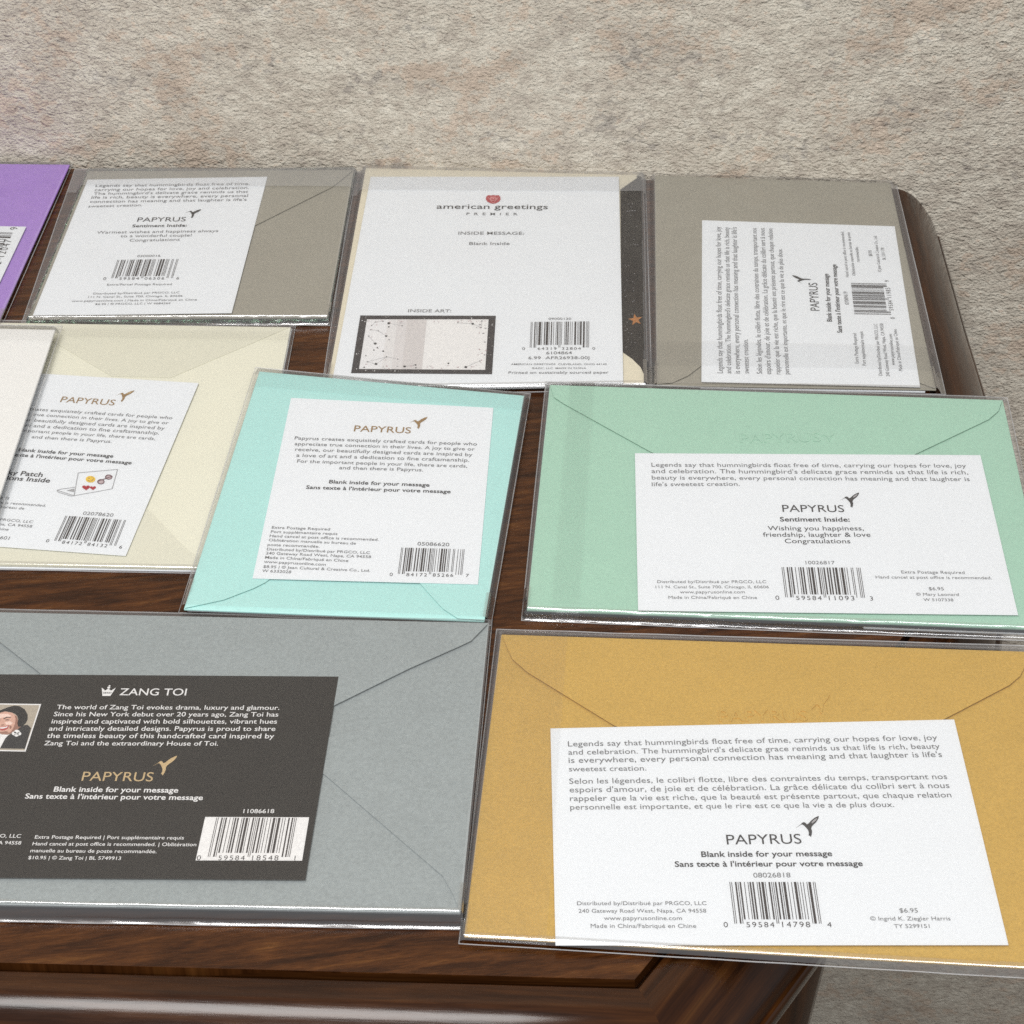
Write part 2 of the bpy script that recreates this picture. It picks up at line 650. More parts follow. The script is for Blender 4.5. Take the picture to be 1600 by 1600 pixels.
def flush_text():
    objs = []
    for c, key, body, a, b, mat, weight, ky, spacing in TEXTS:
        cu = bpy.data.curves.new('line', 'FONT')
        cu.body = body
        cu.resolution_u = 3 if len(body) > 12 else 5
        cu.offset = weight
        cu.space_character = spacing
        o = bpy.data.objects.new('line', cu)
        COL.objects.link(o)
        objs.append(o)
    bpy.context.view_layer.update()
    dg = bpy.context.evaluated_depsgraph_get()
    for o, (c, key, body, a, b, mat, weight, ky, spacing) in zip(objs, TEXTS):
        ev = o.evaluated_get(dg)
        me = ev.to_mesh()
        xs = [v.co.x for v in me.vertices]
        x0, wd = min(xs), max(xs) - min(xs)
        u = b - a
        sx = u.length / wd
        if len(body) == 1:
            sx = u.length / .5
        un = u.normalized()
        vn = c.n.cross(un).normalized()
        sy = sx * ky
        bm = c.mesh(key)
        vs = [bm.verts.new(a + un * ((v.co.x - x0) * sx) + vn * (v.co.y * sy)) for v in me.vertices]
        for p in me.polygons:
            try:
                f = bm.faces.new([vs[k] for k in p.vertices])
                f.material_index = mat
            except ValueError:
                pass
        ev.to_mesh_clear()
    for o in objs:
        cu = o.data
        bpy.data.objects.remove(o)
        bpy.data.curves.remove(cu)


# ------------------------------------------------------------------ the setting
WY = lambda x: 0.8673 - 0.0805 * x        # the wall runs almost across the view
bm = bmesh.new()
prism(bm, [Vector((-1.6, WY(-1.6), 1.9)), Vector((1.6, WY(1.6), 1.9)), Vector((1.6, WY(1.6) + .1, 1.9)), Vector((-1.6, WY(-1.6) + .1, 1.9))], 2.68)
o = link('wall', bm, 'wall')
o['kind'] = 'structure'
bm = bmesh.new()
prism(bm, [Vector((-2, -1.2, -.78)), Vector((2, -1.2, -.78)), Vector((2, 1.1, -.78)), Vector((-2, 1.1, -.78))], .05)
o = link('floor', bm, 'floor')
o['kind'] = 'structure'

# ------------------------------------------------------------------ the table
tbl = bpy.data.objects.new('wooden_table', None)
COL.objects.link(tbl)
tbl.location = (-.15, .63, -.78)
tag(tbl, 'dark polished wood table with canted corner and rounded moulded edge against the wall', 'table')
TO = Vector(tbl.location)
inner = [(182, 862), (179, 765), (177, 690), (170, 625), (158, 577), (140, 528), (90, 453), (35, 377)]
inner += [(-157, 386.5), (-400, 399), (-455, 474), (-487, 560), (-490, 650), (-484, 760), (-478, 893)]
inner = [Vector((x * .001, y * .001, 0)) for x, y in inner]
# table top (uv: u along the table)
bm = bmesh.new()
prism(bm, inner, .022)
uvl = bm.loops.layers.uv.new('UVMap')
for f in bm.faces:
    for lp in f.loops:
        c = lp.vert.co
        sw = .018 * math.sin(c.x * 9)
        lp[uvl].uv = (c.x * .99 + c.y * .14, c.y * .99 - c.x * .14 + .004 * math.sin(c.x * 14))
top = link('tabletop', bm, 'wood_top', tbl, TO)
prof = [(.02, -.25), (.12, -.9), (.15, -5.6), (1.75, -5.6), (1.8, -2.1), (2.2, -1.6), (4.2, -1.3), (7, -1.2), (10.8, -1.7), (14.6, -3.6), (18.5, -6.8), (22.5, -11.5), (26, -16.5),
        (28.6, -21.5), (29.8, -25), (30.1, -26.6), (31.2, -27.0), (32.2, -28.6), (32.1, -30.4), (31.4, -31.6), (30.6, -37), (28.8, -44), (26, -52),
        (22.5, -60), (18, -68), (12, -76), (4, -82)]




def offset_line(pts, d):
    out = []
    for i, p in enumerate(pts):
        e1 = (p - pts[i - 1]).normalized() if i else (pts[1] - p).normalized()
        e2 = (pts[i + 1] - p).normalized() if i + 1 < len(pts) else e1
        n1, n2 = Vector((-e1.y, e1.x, 0)), Vector((-e2.y, e2.x, 0))
        if i == 0:
            n1 = n2
        m = (n1 + n2).normalized()
        # outline runs clockwise seen from above, so the left-hand normal points outwards here
        out.append(p - m * (-d) / max(.4, m.dot(n1)))
    return out


# densify: soft corners on the right-hand bow, one true mitre at the front corner
def catmull(pts, n=8):
    res = []
    for i in range(len(pts) - 1):
        p0, p1, p2, p3 = pts[max(0, i - 1)], pts[i], pts[i + 1], pts[min(len(pts) - 1, i + 2)]
        for k in range(n):
            t = k / n
            res.append(.5 * ((2 * p1) + (p2 - p0) * t + (2 * p0 - 5 * p1 + 4 * p2 - p3) * t * t + (3 * p1 - p0 - 3 * p2 + p3) * t ** 3))
    res.append(pts[-1])
    return res


path = catmull(inner[:8])[:-1] + [inner[7].lerp(inner[9], k / 12) for k in range(12)] + catmull(inner[9:])
side = 1 if offset_line(path, .01)[0].x > path[0].x else -1
bm = bmesh.new()
uvl = bm.loops.layers.uv.new('UVMap')
rows = []
for d, z in prof:
    rows.append([bm.verts.new(p + Vector((0, 0, z * .001))) for p in offset_line(path, side * d * .001)])
acc = [0]
for a, b in zip(path, path[1:]):
    acc.append(acc[-1] + (b - a).length)
pv = [0]
for a, b in zip(prof, prof[1:]):
    pv.append(pv[-1] + math.hypot(b[0] - a[0], b[1] - a[1]) * .001)
for j in range(len(rows) - 1):
    for i in range(len(path) - 1):
        f = bm.faces.new((rows[j][i], rows[j][i + 1], rows[j + 1][i + 1], rows[j + 1][i]))
        for lp, (ii, jj) in zip(f.loops, ((i, j), (i + 1, j), (i + 1, j + 1), (i, j + 1))):
            shift = 3.7 if ii > 55 and i >= 56 else 0
            lp[uvl].uv = (acc[ii] + shift, pv[jj])
bmesh.ops.recalc_face_normals(bm, faces=bm.faces)
mo = link('edge_moulding', bm, 'wood_edge', top, TO, True)
es = mo.modifiers.new('mitre', 'EDGE_SPLIT')
es.split_angle = math.radians(38)
# apron and legs carry the top
bm = bmesh.new()
ap = offset_line(path, -side * .012)
prism(bm, [p + Vector((0, 0, -.0225)) for p in ap], .10)
uvl = bm.loops.layers.uv.new('UVMap')
for f in bm.faces:
    for lp in f.loops:
        lp[uvl].uv = (lp.vert.co.x + lp.vert.co.y, lp.vert.co.z)
link('apron', bm, 'wood_edge', tbl, TO)
for lx, ly in ((.10, .52), (-.41, .53), (.14, .82), (-.43, .85)):
    bm = bmesh.new()
    uvl = bm.loops.layers.uv.new('UVMap')
    ringz = [(-.12, .024), (-.16, .026), (-.24, .020), (-.5, .015), (-.7, .013), (-.76, .018), (-.78, .018)]
    rr = [[bm.verts.new((lx + r * math.cos(k * math.tau / 20), ly + r * math.sin(k * math.tau / 20), z)) for k in range(20)] for z, r in ringz]
    for a, b in zip(rr, rr[1:]):
        for k in range(20):
            f = bm.faces.new((a[k], b[k], b[(k + 1) % 20], a[(k + 1) % 20]))
            for lp in f.loops:
                lp[uvl].uv = (lp.vert.co.z, lp.vert.co.x)
    bm.faces.new(rr[0])
    bm.faces.new(rr[-1][::-1])
    bmesh.ops.recalc_face_normals(bm, faces=bm.faces)
    link('leg', bm, 'wood_edge', tbl, TO, True)

# ------------------------------------------------------------------ the cards
INKS = ['ink', 'ink_dark', 'ink_bar', 'ink_gold', 'ink_grey_wing']
BOLD = .016
MED = .006

# --- purple card, far left, mostly outside the picture
c = Card('purple envelope card with white sticker, cut by the picture edge beside the wall', 2.8, anchor=(-60, 400))
c.envelope([(-200, 254), (109, 257), (-8, 516), (-360, 512)], 'purple', inner='white')
c.label([(-150, 351), (41, 354), (-28, 499), (-250, 495)], 'white')
c.barcode([(-66, 446), (-30, 362), (20, 363.5), (-20, 448)], '084172120479', 2)
c.sleeve([(-206, 250), (115, 252), (-2, 520), (-370, 516)], seed=1)
CARDS.append((c, INKS))

# --- taupe card with foil front edge
c = Card('taupe envelope card with white left label, crinkled glittery green foil along its front edge', 3.2, anchor=(290, 400))
c.envelope([(138, 267), (553, 265), (511.5, 496), (44, 498)], 'taupe')
c.flap([(139, 267.5), (552, 265.5), (532, 282), (518, 292.5), (399, 352), (330, 385), (180, 330)], 'taupe')
c.slab('foil_card', [(136, 268), (553, 266.5), (512.5, 499.5), (40, 501.5)], 2.2, 1.8, 'foil')
c.label([(137, 280.6), (418, 276), (362, 489), (51, 493)], 'white')
c.lines([
    ('Legends say that hummingbirds float free of time,', 149, 292, 390, 288.6),
    ('carrying our hopes for love, joy and celebration.', 147.6, 298.4, 389, 295),
    ("The hummingbird's delicate grace reminds us that", 146, 304.4, 387.6, 301),
    ('life is rich, beauty is everywhere, every personal', 142.4, 310.4, 387, 307.4),
    ("connection has meaning and that laughter is life's", 140, 317, 385, 313.6),
    ('sweetest creation.', 137.6, 324, 222, 322),
    ('Warmest wishes and happiness always', 151, 365, 340.6, 362.4),
    ('to a wonderful couple!', 188, 370.6, 299, 369.4),
    ('Congratulations', 202, 377.4, 280.6, 376),
    ('03000016', 214, 401.6, 250.4, 401),
    ('Extra/Parcel Postage Required', 167, 446, 268, 445.2),
    ('Distributed by/Distribué par PRGCO, LLC', 145.6, 460, 280, 458),
    ('111 N. Canal St., Suite 700, Chicago, IL 60606', 137.6, 465.4, 285, 463.4),
    ('www.papyrusonline.com | Made in China/Fabriqué en Chine', 111.6, 471.6, 307.6, 469.4),
    ('$6.95 | © PRGCO, LLC | W 4684264', 148.6, 476.4, 266, 475)])
c.lines([('Sentiment Inside:', 206, 355, 291.6, 354)], 1, BOLD)
c.lines([('PAPYRUS', 214, 346.4, 289.6, 345.6)], 1, 0, 'brand_lettering', 1.0)
c.bird((289, 332.4), (314.6, 327), (299.6, 340.6), 1)
c.barcode([(183.6, 406), (279, 404.4), (270, 434), (173.6, 434.6)], '059584065066', 2)
c.sleeve([(117, 264), (558, 266), (515, 508), (33, 507)], crinkle=.9, seed=2, flap=(0, 1, .01, .17), front_drop=1.9, flap_mat='film_hazy')
CARDS.append((c, INKS))

# --- ivory envelope with big white card, printed art thumbnail
c = Card('white backed card with red rose emblem and dark framed art thumbnail, ivory envelope behind', 2.6, anchor=(760, 430))
c.slab('dark_card', [(574, 265.5), (1002, 268.5), (1009.5, 602), (514, 609)], 2.1, 1.7, 'dark_card')
c.env = [(571.6, 262.5), (1003, 266), (1008, 600), (511, 607)]
c.eo = c.slab('envelope', [(571.6, 262.5), (995, 265), (995, 278), (969, 296), (972, 550), (988, 561), (1001, 574), (1006, 585), (1006, 598.5), (511, 605)], 2.6, .4, 'ivory')
c.label([(579, 276), (967, 276), (974, 598), (517, 605.5)], 'white', 'back_card')
c.lines([
    ('INSIDE MESSAGE:', 716, 366.4, 818.8, 366.7), ('Blank Inside', 733, 382.6, 796.3, 382.6), ('INSIDE ART:', 637.5, 487.6, 705, 488),
    ('09000120', 857, 499.5, 892.5, 499.5), ('6104864', 853.5, 553.5, 893.7, 553.2), ('6.99  AFR26938-00J', 825.4, 561.2, 921, 561),
    ('AMERICAN GREETINGS  CLEVELAND, OHIO 44145', 798.3, 570.2, 948, 570.2), ('©AGC, LLC  MADE IN CHINA', 831, 576.5, 916, 576.2),
    ('Printed on sustainably sourced paper', 794.5, 584, 951, 583.5)], 0, .004)
c.lines([('american greetings', 682, 326, 856, 326.6)], 1, .004, 'brand_lettering', .92)
c.lines([('P  R  E  M  I  E  R', 728.6, 335.8, 808.7, 336.3)], 0, .01, 'brand_lettering')
c.barcode([(829.5, 503), (920.7, 502), (920.2, 542.7), (827.7, 543)], '064319328040', 2)
# rose emblem
RX, RY = 770.7, 311.3
c.poly('rose_emblem', [(RX + x, RY + y) for x, y in ((-11, -4), (-8, -6.6), (-3.5, -6), (0, -6.8), (3.5, -6), (8, -6.6), (11, -4), (11.6, 0), (9.4, 3.6), (4, 6.4), (0, 7), (-4, 6.4), (-9.4, 3.6), (-11.6, 0))], 5)
c.disc('rose_emblem', RX, RY - .8, 5.6, 3.3, 6, .09)
c.disc('rose_emblem', RX + .3, RY - .6, 3.4, 2.0, 5, .11)
c.disc('rose_emblem', RX, RY - .9, 1.8, 1.0, 6, .13)
c.line('rose_emblem', [(RX - 8, RY - 3), (RX - 3, RY + 3), (RX, RY + 6.5), (RX + 3, RY + 3), (RX + 8, RY - 3)], .35, 6, .15)
# art thumbnail
fo = [(563, 492.8), (774.8, 493.3), (768.8, 584.6), (548.5, 583)]
fi = [(573.3, 499), (763.4, 499), (758, 577.8), (561, 576.5)]
c.poly('art_thumbnail', fo, 7)
c.poly('art_thumbnail', fi, 9, .03)
for k, m in ((0, 14), (1, 15), (2, 8), (3, 8)):
    a, b = k / 4, (k + 1) / 4
    c.poly('art_thumbnail', [(606 + 60.7 * a, 499.3), (606 + 60.7 * b, 499.6), (596 + 63.4 * b, 577), (596 + 63.4 * a, 576.8)], m, .06)
c.poly('art_thumbnail', [(573.3, 499.2), (610, 499.2), (600, 576.6), (561.3, 576.4)], 10, .05)
rnd = random.Random(4)
zx = lambda x, y: (540 + x * .1625, 460 + y * .1625)
for ch in ([(415, 277), (545, 300)], [(240, 340), (315, 350), (390, 400)], [(222, 400), (285, 472)], [(210, 648), (292, 670), (395, 600), (500, 622)],
           [(210, 648), (395, 600)], [(567, 692), (672, 678)], [(1080, 272), (1222, 282), (1303, 318), (1310, 255)], [(1155, 698), (1290, 640)], [(250, 300), (285, 265), (360, 258)]):
    pts = [zx(*q) for q in ch]
    c.line('art_thumbnail', pts, .16, 13, .10)
    for q in pts:
        c.disc('art_thumbnail', q[0], q[1], 1.2, .8, 0, .12, 8)
for q, r in (((415, 277), 2.9), ((285, 472), 2.9), ((292, 668), 2.9), ((567, 692), 2.7), ((1222, 282), 2.6), ((1155, 698), 2.8), ((390, 400), 2.4), ((362, 545), 2.0),
             ((672, 678), 2.0), ((988, 662), 1.9), ((415, 312), 1.7), ((272, 535), 1.6), ((305, 512), 1.7), ((178, 700), 1.6), ((676, 705), 1.5)):
    x, y = zx(*q)
    c.disc('art_thumbnail', x, y, r * .85, r * .55, 1, .14, 9)
for k in range(70):
    side_ = rnd.choice('lrtb')
    x, y = (rnd.uniform(180, 420), rnd.uniform(250, 710)) if side_ == 'l' else (rnd.uniform(1240, 1350), rnd.uniform(250, 710)) if side_ == 'r' else \
        (rnd.uniform(200, 1340), rnd.uniform(248, 275)) if side_ == 't' else (rnd.uniform(180, 1330), rnd.uniform(680, 715))
    x, y = zx(x, y)
    if side_ == 'l' and x < 573 - (y - 499) * .155 + 2:
        continue
    c.disc('art_thumbnail', x, y, rnd.uniform(.5, 2.2), rnd.uniform(.4, 1.2), rnd.choice((11, 11, 4)), .08, 7)
for k in range(46):
    e = rnd.randrange(4)
    t_ = rnd.random()
    a, b, a2, b2 = fo[e], fo[(e + 1) % 4], fi[e], fi[(e + 1) % 4]
    m = rnd.uniform(.2, .8)
    x = (a[0] * (1 - t_) + b[0] * t_) * (1 - m) + (a2[0] * (1 - t_) + b2[0] * t_) * m
    y = (a[1] * (1 - t_) + b[1] * t_) * (1 - m) + (a2[1] * (1 - t_) + b2[1] * t_) * m
    r = rnd.choice((.35, .4, .5, 1.0))
    c.disc('art_thumbnail', x, y, r, r * .7, 9, .05, 6)
# copper star and specks on the dark card's strip
hs = c.H
c.H = 2.22
star = []
for k in range(10):
    a = math.radians(-100 + 36 * k)
    r = 11.5 if k % 2 == 0 else 4.6
    star.append((993 + r * math.cos(a), 499.5 + r * .82 * math.sin(a)))
c.poly('copper_star', star, 12)
for k in range(42):
    y = rnd.uniform(318, 545)
    c.disc('printed_specks', rnd.uniform(975, 1000), y, rnd.uniform(.4, .9), .5, 4, 0, 6)
for x, y in ((980, 330), (984, 329.5), (988, 329), (992, 329)):
    c.disc('printed_dashes', x, y, 1.6, .5, 4, .02, 6)
c.H = hs
c.sleeve([(555, 260), (1008, 264), (1019, 609), (501, 617)], wrinkle=.09, seed=3, flap=(0, 1, .012, .15), flap_mat='film_hazy')
CARDS.append((c, INKS + ['ink_rose', 'ink_pink', 'ink_frame', 'ink_panel', 'ink_white', 'ink_panel_lite', 'ink_mauve', 'ink_star', 'ink_line', 'ink_panel_soft', 'ink_panel_mid']))

# --- second taupe card, its label printed sideways
c = Card('taupe envelope card whose white label is printed sideways, at the moulded right table edge', 2.6, anchor=(1240, 450))
c.envelope([(1022.6, 274), (1391.5, 286), (1463, 608.5), (1026, 601.5)], 'taupe')
c.flap([(1024, 275), (1390, 287), (1461, 607), (1437, 598), (1415, 577), (1240, 480), (1096, 571), (1075, 587), (1050, 598), (1027, 600)], 'taupe', .6, 'side_folds')
c.slab('white_card', [(1090, 350), (1392, 355), (1446, 611.5), (1094, 605.5)], 1.4, 1.0, 'white')
c.label([(1097, 344), (1398, 353.5), (1438, 605), (1096, 596.5)], 'white')
c.lines([
    ('Legends say that hummingbirds float free of time, carrying our hopes for love, joy', 1129.3, 583, 1126, 354.3),
    ("and celebration. The hummingbird's delicate grace reminds us that life is rich, beauty", 1142.6, 583.5, 1139, 355),
    ("is everywhere, every personal connection has meaning and that laughter is life's", 1156.3, 583.5, 1151, 355),
    ('sweetest creation.', 1170.5, 583.5, 1168.5, 530),
    ('Selon les légendes, le colibri flotte, libre des contraintes du temps, transportant nos', 1191, 584, 1182, 356.4),
    ("espoirs d'amour, de joie et de célébration. La grâce délicate du colibri sert à nous", 1205, 584.7, 1194.6, 356.5),
    ('rappeler que la vie est riche, que la beauté est présente partout, que chaque relation', 1219.4, 584.7, 1207, 357),
    ('personnelle est importante, et que le rire est ce que la vie a de plus doux.', 1233.4, 584.7, 1222, 388.6),
    ('07089619', 1326.6, 475.8, 1324, 455.6),
    ('Extra Postage Required', 1341.8, 567.8, 1338, 520.9), ('Port supplémentaire requis', 1353.3, 571, 1348.2, 517.7),
    ('Distributed by/Distribué par PRGCO, LLC', 1378.6, 586.8, 1370.5, 505.9), ('240 Gateway Road West, Napa, CA 94558', 1390.3, 588, 1379.8, 505.4),
    ('www.papyrusonline.com', 1398.4, 570.6, 1393.6, 521.7), ('Made in China/Fabriqué en Chine', 1410.2, 579.6, 1400.9, 514.3),
    ('Hand cancel at post office is recommended.', 1326.3, 432.8, 1318.2, 361.6), ('Oblitération manuelle au bureau de poste', 1336.8, 430.6, 1327.8, 363.1),
    ('recommandée.', 1343.2, 409.2, 1340.6, 385.2), ('$8.95', 1362.9, 400.2, 1361.7, 391.1),
    ('© Jean Cultural & Creative Co., Ltd.', 1376.8, 424.9, 1369.7, 368.3), ('BL 5311178', 1384, 405.8, 1381.1, 386.9)])
c.lines([('Blank inside for your message', 1300, 502.5, 1294.3, 427.7), ("Sans texte à l'intérieur pour votre message", 1316, 520, 1306.4, 413)], 1, BOLD)
c.lines([('PAPYRUS', 1280.6, 485.5, 1277, 442)], 1, 0, 'brand_lettering', 1.0)
c.bird((1254, 443.8), (1237.7, 429.8), (1267.5, 436.7), 1)
c.barcode([(1335, 490.7), (1329.5, 442), (1385, 443), (1392.5, 491.8)], '059584119859', 2)
c.sleeve([(1005, 268), (1400, 285), (1478, 616), (1012, 608)], seed=4, flap=(0, 1, .83, .93))
CARDS.append((c, INKS))

# --- cream card with laptop drawing
c = Card('cream envelope card with small laptop drawing and stickers on its label, under the white card', 2.2, anchor=(250, 700))
c.envelope([(-60, 503), (454.5, 511), (381, 890), (-150, 880)], 'cream')
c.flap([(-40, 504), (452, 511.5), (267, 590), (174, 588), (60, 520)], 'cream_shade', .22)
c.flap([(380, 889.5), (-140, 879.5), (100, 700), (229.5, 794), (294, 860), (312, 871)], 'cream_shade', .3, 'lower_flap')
c.slab('white_card', [(-60, 506), (456, 513), (382, 893), (-150, 884)], 1.2, .9, 'white')
c.label([(-20, 578.5), (310.5, 598.4), (196.5, 868.4), (-130, 844.5)], 'white')
c.lines([
    ('Papyrus creates exquisitely crafted cards for people who', 1.5, 638, 268.7, 655),
    ('appreciate true connection in their lives. A joy to give or', -2, 646, 262.6, 663),
    ('receive, our beautifully designed cards are inspired by', -10, 654.7, 256.5, 671.4),
    ('a love of art and a dedication to fine craftsmanship.', -14, 663.5, 248, 679),
    ('For the important people in your life, there are cards,', -5, 672, 242, 687.5),
    ('and then there is Papyrus.', 48.7, 684.5, 174, 692),
    ('02078620', 128.7, 804, 176, 807.3),
    ('Extra postage is', -60, 775, 13.8, 780.4), ('Hand cancel at post office is recommended.', -90, 780, 71, 791.8),
    ('Oblitération manuelle au bureau de', -95, 786, 37, 796.2), ('Distributed by/Distribué par PRGCO, LLC', -110, 805, 50.4, 817.3),
    ('240 Gateway Road West, Napa, CA 94558', -112, 812, 49.2, 824.3), ('Made in China/Fabriqué en Chine', -115, 819, 12.7, 829.2),
    ('W 6332601', -40, 839, 13.5, 843.3)])
c.lines([('Blank inside for your message', 28, 704.8, 176.3, 715), ("Sans texte à l'intérieur pour votre message", -7, 710.5, 205, 725.5),
         ('Sticky Patch', -12, 739.5, 65.5, 745), ('Instructions Inside', -40, 746, 77, 754)], 1, BOLD)
c.lines([('PAPYRUS', 93.4, 628, 177.7, 633.4)], 3, 0, 'brand_lettering', 1.0)
c.bird((180, 618), (210.3, 610), (189.6, 628), 3, 5)
c.barcode([(102.4, 805.6), (197, 812.6), (181, 852.8), (84.5, 844.6)], '084172841326', 2)
scr = [(122.2, 738.7), (183.6, 733.3), (175.2, 763.7), (115.7, 774.4)]
c.line('laptop_drawing', scr + scr[:1], .32, 6)
c.line('laptop_drawing', [(115.7, 774.4), (89, 765.8), (96, 764), (117, 761.2)], .32, 6)
c.line('laptop_drawing', [(89, 766.2), (91, 769), (111, 775), (115.7, 774.6)], .32, 6)
c.poly('laptop_drawing', [(104, 766.3), (116, 763.2), (115.7, 768.6)], 6, .02)
c.disc('laptop_drawing', 141.4, 748.7, 7.6, 5.2, 7, .02)
c.line('laptop_drawing', [(137, 750), (140, 752), (144, 751), (146.5, 747.5)], .3, 3, .04)
c.line('laptop_drawing', [(138, 746.5), (140, 747.6)], .4, 3, .04)
c.line('laptop_drawing', [(143, 745), (145, 745.6)], .4, 3, .04)
for x, y in ((157.6, 752.6), (169.8, 745.3)):
    c.disc('laptop_drawing', x, y, 5.8, 4.0, 8, .02)
    c.disc('laptop_drawing', x + .3, y + .3, 4, 2.6, 9, .04)
c.line('laptop_drawing', [(152, 752), (175.8, 744)], .5, 8, .05)


def heart(c, x, y, sx, sy, mat):
    pts = []
    for k in range(24):
        t_ = k / 24 * math.tau
        hx = 16 * math.sin(t_) ** 3
        hy = 13 * math.cos(t_) - 5 * math.cos(2 * t_) - 2 * math.cos(3 * t_) - math.cos(4 * t_)
        pts.append((x + hx / 16 * sx, y - hy / 16 * sy))
    c.poly('laptop_drawing', pts, mat, .03)


heart(c, 134.5, 761.7, 6.2, 4.4, 10)
heart(c, 145.2, 762.3, 4.8, 3.4, 10)
c.sleeve([(-70, 499), (462, 508), (388, 897), (-160, 886)], seed=5, flap=(0, 1, .06, .10), wrinkle=.09)
CARDS.append((c, INKS + ['ink_pale_gold', 'ink_line', 'ink_yellow', 'ink_plum', 'ink_mauve', 'ink_red']))

# --- plain white card lying over the cream one
c = Card('plain white sleeved card overlapping the cream card, cut by the picture edge', 4,
         base=((86, 515, 4.6), (-10, 800, 4.6), (-250, 510, 0)), anchor=(-60, 640))
c.envelope([(-250, 508), (86, 515), (-14, 815), (-390, 810)], 'plain_white', inner='white')
c.sleeve([(-258, 504), (97, 509), (-6, 820), (-400, 815)], seed=6, flap=(0, 1, .02, .14), wrinkle=.12)
CARDS.append((c, INKS))

# --- aqua card
c = Card('aqua envelope card with bronze bird emblem on white label, overlapping the cream card', 3.4,
         base=((405, 580, 4.9), (819, 618, 3.0), (287, 951, 3.2)), anchor=(570, 770))
c.envelope([(405, 580), (819.4, 618), (757, 970.5), (287, 951.5)], 'aqua', inner='white')
c.flap([(406, 581), (818.5, 618.5), (757, 969), (715, 966), (693, 951.5), (680, 938), (657, 912), (540, 820), (414, 910), (396, 919), (349, 937), (288.5, 950)], 'aqua', .6, 'side_folds')
c.label([(454.7, 621.6), (771, 637), (747, 913), (394.5, 903.6)], 'white')
c.lines([
    ('Papyrus creates exquisitely crafted cards for people who', 460, 686.5, 745, 696),
    ('appreciate true connection in their lives. A joy to give or', 460, 695.4, 741.7, 704),
    ('receive, our beautifully designed cards are inspired by', 460.8, 704.3, 738, 712.8),
    ('a love of art and a dedication to fine craftsmanship.', 462.7, 713.5, 733, 721.5),
    ('For the important people in your life, there are cards,', 463.8, 722.6, 730, 730.5),
    ('and then there is Papyrus.', 529.7, 733, 661, 736.4),
    ('Extra Postage Required', 424.4, 825.8, 515.4, 828.7), ('Port supplémentaire requis', 422.8, 832.5, 527, 835.8),
    ('Hand cancel at post office is recommended.', 421, 839, 591.4, 845), ('Oblitération manuelle au bureau de', 419.5, 845.5, 555.8, 850.8),
    ('poste recommandée.', 417.8, 852.7, 499, 855.8), ('Distributed by/Distribué par PRGCO, LLC', 416.6, 859.6, 577.6, 865.5),
    ('240 Gateway Road West, Napa, CA 94558', 415, 866, 579.5, 872), ('Made in China/Fabriqué en Chine', 413.8, 872.6, 544, 878),
    ('www.papyrusonline.com', 412, 879.3, 508.8, 884), ('$8.95 | © Jean Cultural & Creative Co., Ltd.', 411, 887, 578, 893.5),
    ('W 6332028', 409, 893.5, 454.6, 895.7), ('05086620', 652, 852, 701.8, 853.4)], 0, .004)
c.lines([('Blank inside for your message', 513.7, 755, 671, 760.3), ("Sans texte à l'intérieur pour votre message", 477.8, 763.6, 704, 770.6)], 1, BOLD)
c.lines([('PAPYRUS', 552.6, 673.8, 641.5, 677)], 3, .004, 'brand_lettering', 1.0)
c.bird((638, 661), (668, 651.4), (653.6, 670), 3)
c.barcode([(627, 855.5), (726, 858), (722, 898), (621.6, 896.4)], '084172852667', 2)
c.sleeve([(399, 574), (829, 615), (767, 977), (279, 957)], seed=7, flap=(0, 1, .02, .125), wrinkle=.10)
CARDS.append((c, INKS))

# --- mint card
c = Card('mint green envelope card with wide white label and black bird emblem, crinkled clear front edge', 3.4,
         base=((859, 601, 4.2), (1567, 625, 4.0), (823, 954, 0.0)), anchor=(1220, 800))
c.envelope([(859, 601), (1567, 625), (1646, 984), (823, 953)], 'mint', .9)
c.flap([(860, 601.5), (1566, 625.5), (1560, 642), (1545, 655), (1437.5, 706), (1240, 800), (1017, 706), (925, 655), (880, 630), (865, 620)], 'mint', .72)
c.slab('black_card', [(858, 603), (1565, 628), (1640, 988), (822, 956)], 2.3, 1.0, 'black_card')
c.slab('white_card', [(1100, 620), (1560, 632), (1641, 991.5), (1350, 981)], 1.2, .8, 'white')
c.label([(992, 708), (1532, 711), (1591, 961), (997, 954)], 'white')
c.lines([
    ('Legends say that hummingbirds float free of time, carrying our hopes for love, joy', 1018, 729, 1510, 730.5),
    ("and celebration. The hummingbird's delicate grace reminds us that life is rich,", 1018, 739, 1513, 741),
    ('beauty is everywhere, every personal connection has meaning and that laughter is', 1018.5, 749, 1515.5, 751.5),
    ("life's sweetest creation.", 1018.6, 759.5, 1156, 758.9),
    ('Distributed by/Distribué par PRGCO, LLC', 1027, 910.8, 1197.5, 911), ('111 N. Canal St., Suite 700, Chicago, IL 60606', 1024.5, 919, 1201.6, 919),
    ('www.papyrusonline.com', 1062.5, 927, 1164, 927), ('Made in China/Fabriqué en Chine', 1044.6, 935.4, 1183, 935.8),
    ('Extra Postage Required', 1408.6, 895.8, 1507.6, 896.6), ('Hand cancel at post office is recommended.', 1368.6, 903.6, 1550, 905),
    ('$6.95', 1451.6, 922, 1475, 922.2), ('© Mary Leonard', 1431.6, 930.6, 1498.6, 931), ('W 5107338', 1443.4, 939, 1490, 939.4),
    ('10026817', 1259, 881.5, 1304.5, 881.6)])
c.lines([('Wishing you happiness,', 1200, 828.5, 1350, 828.6), ('friendship, laughter & love', 1192.5, 838.5, 1360.5, 838.6), ('Congratulations', 1226.5, 848.5, 1329, 848.8)], 1, 0)
c.lines([('Sentiment Inside:', 1219, 814.5, 1328, 814.8)], 1, BOLD)
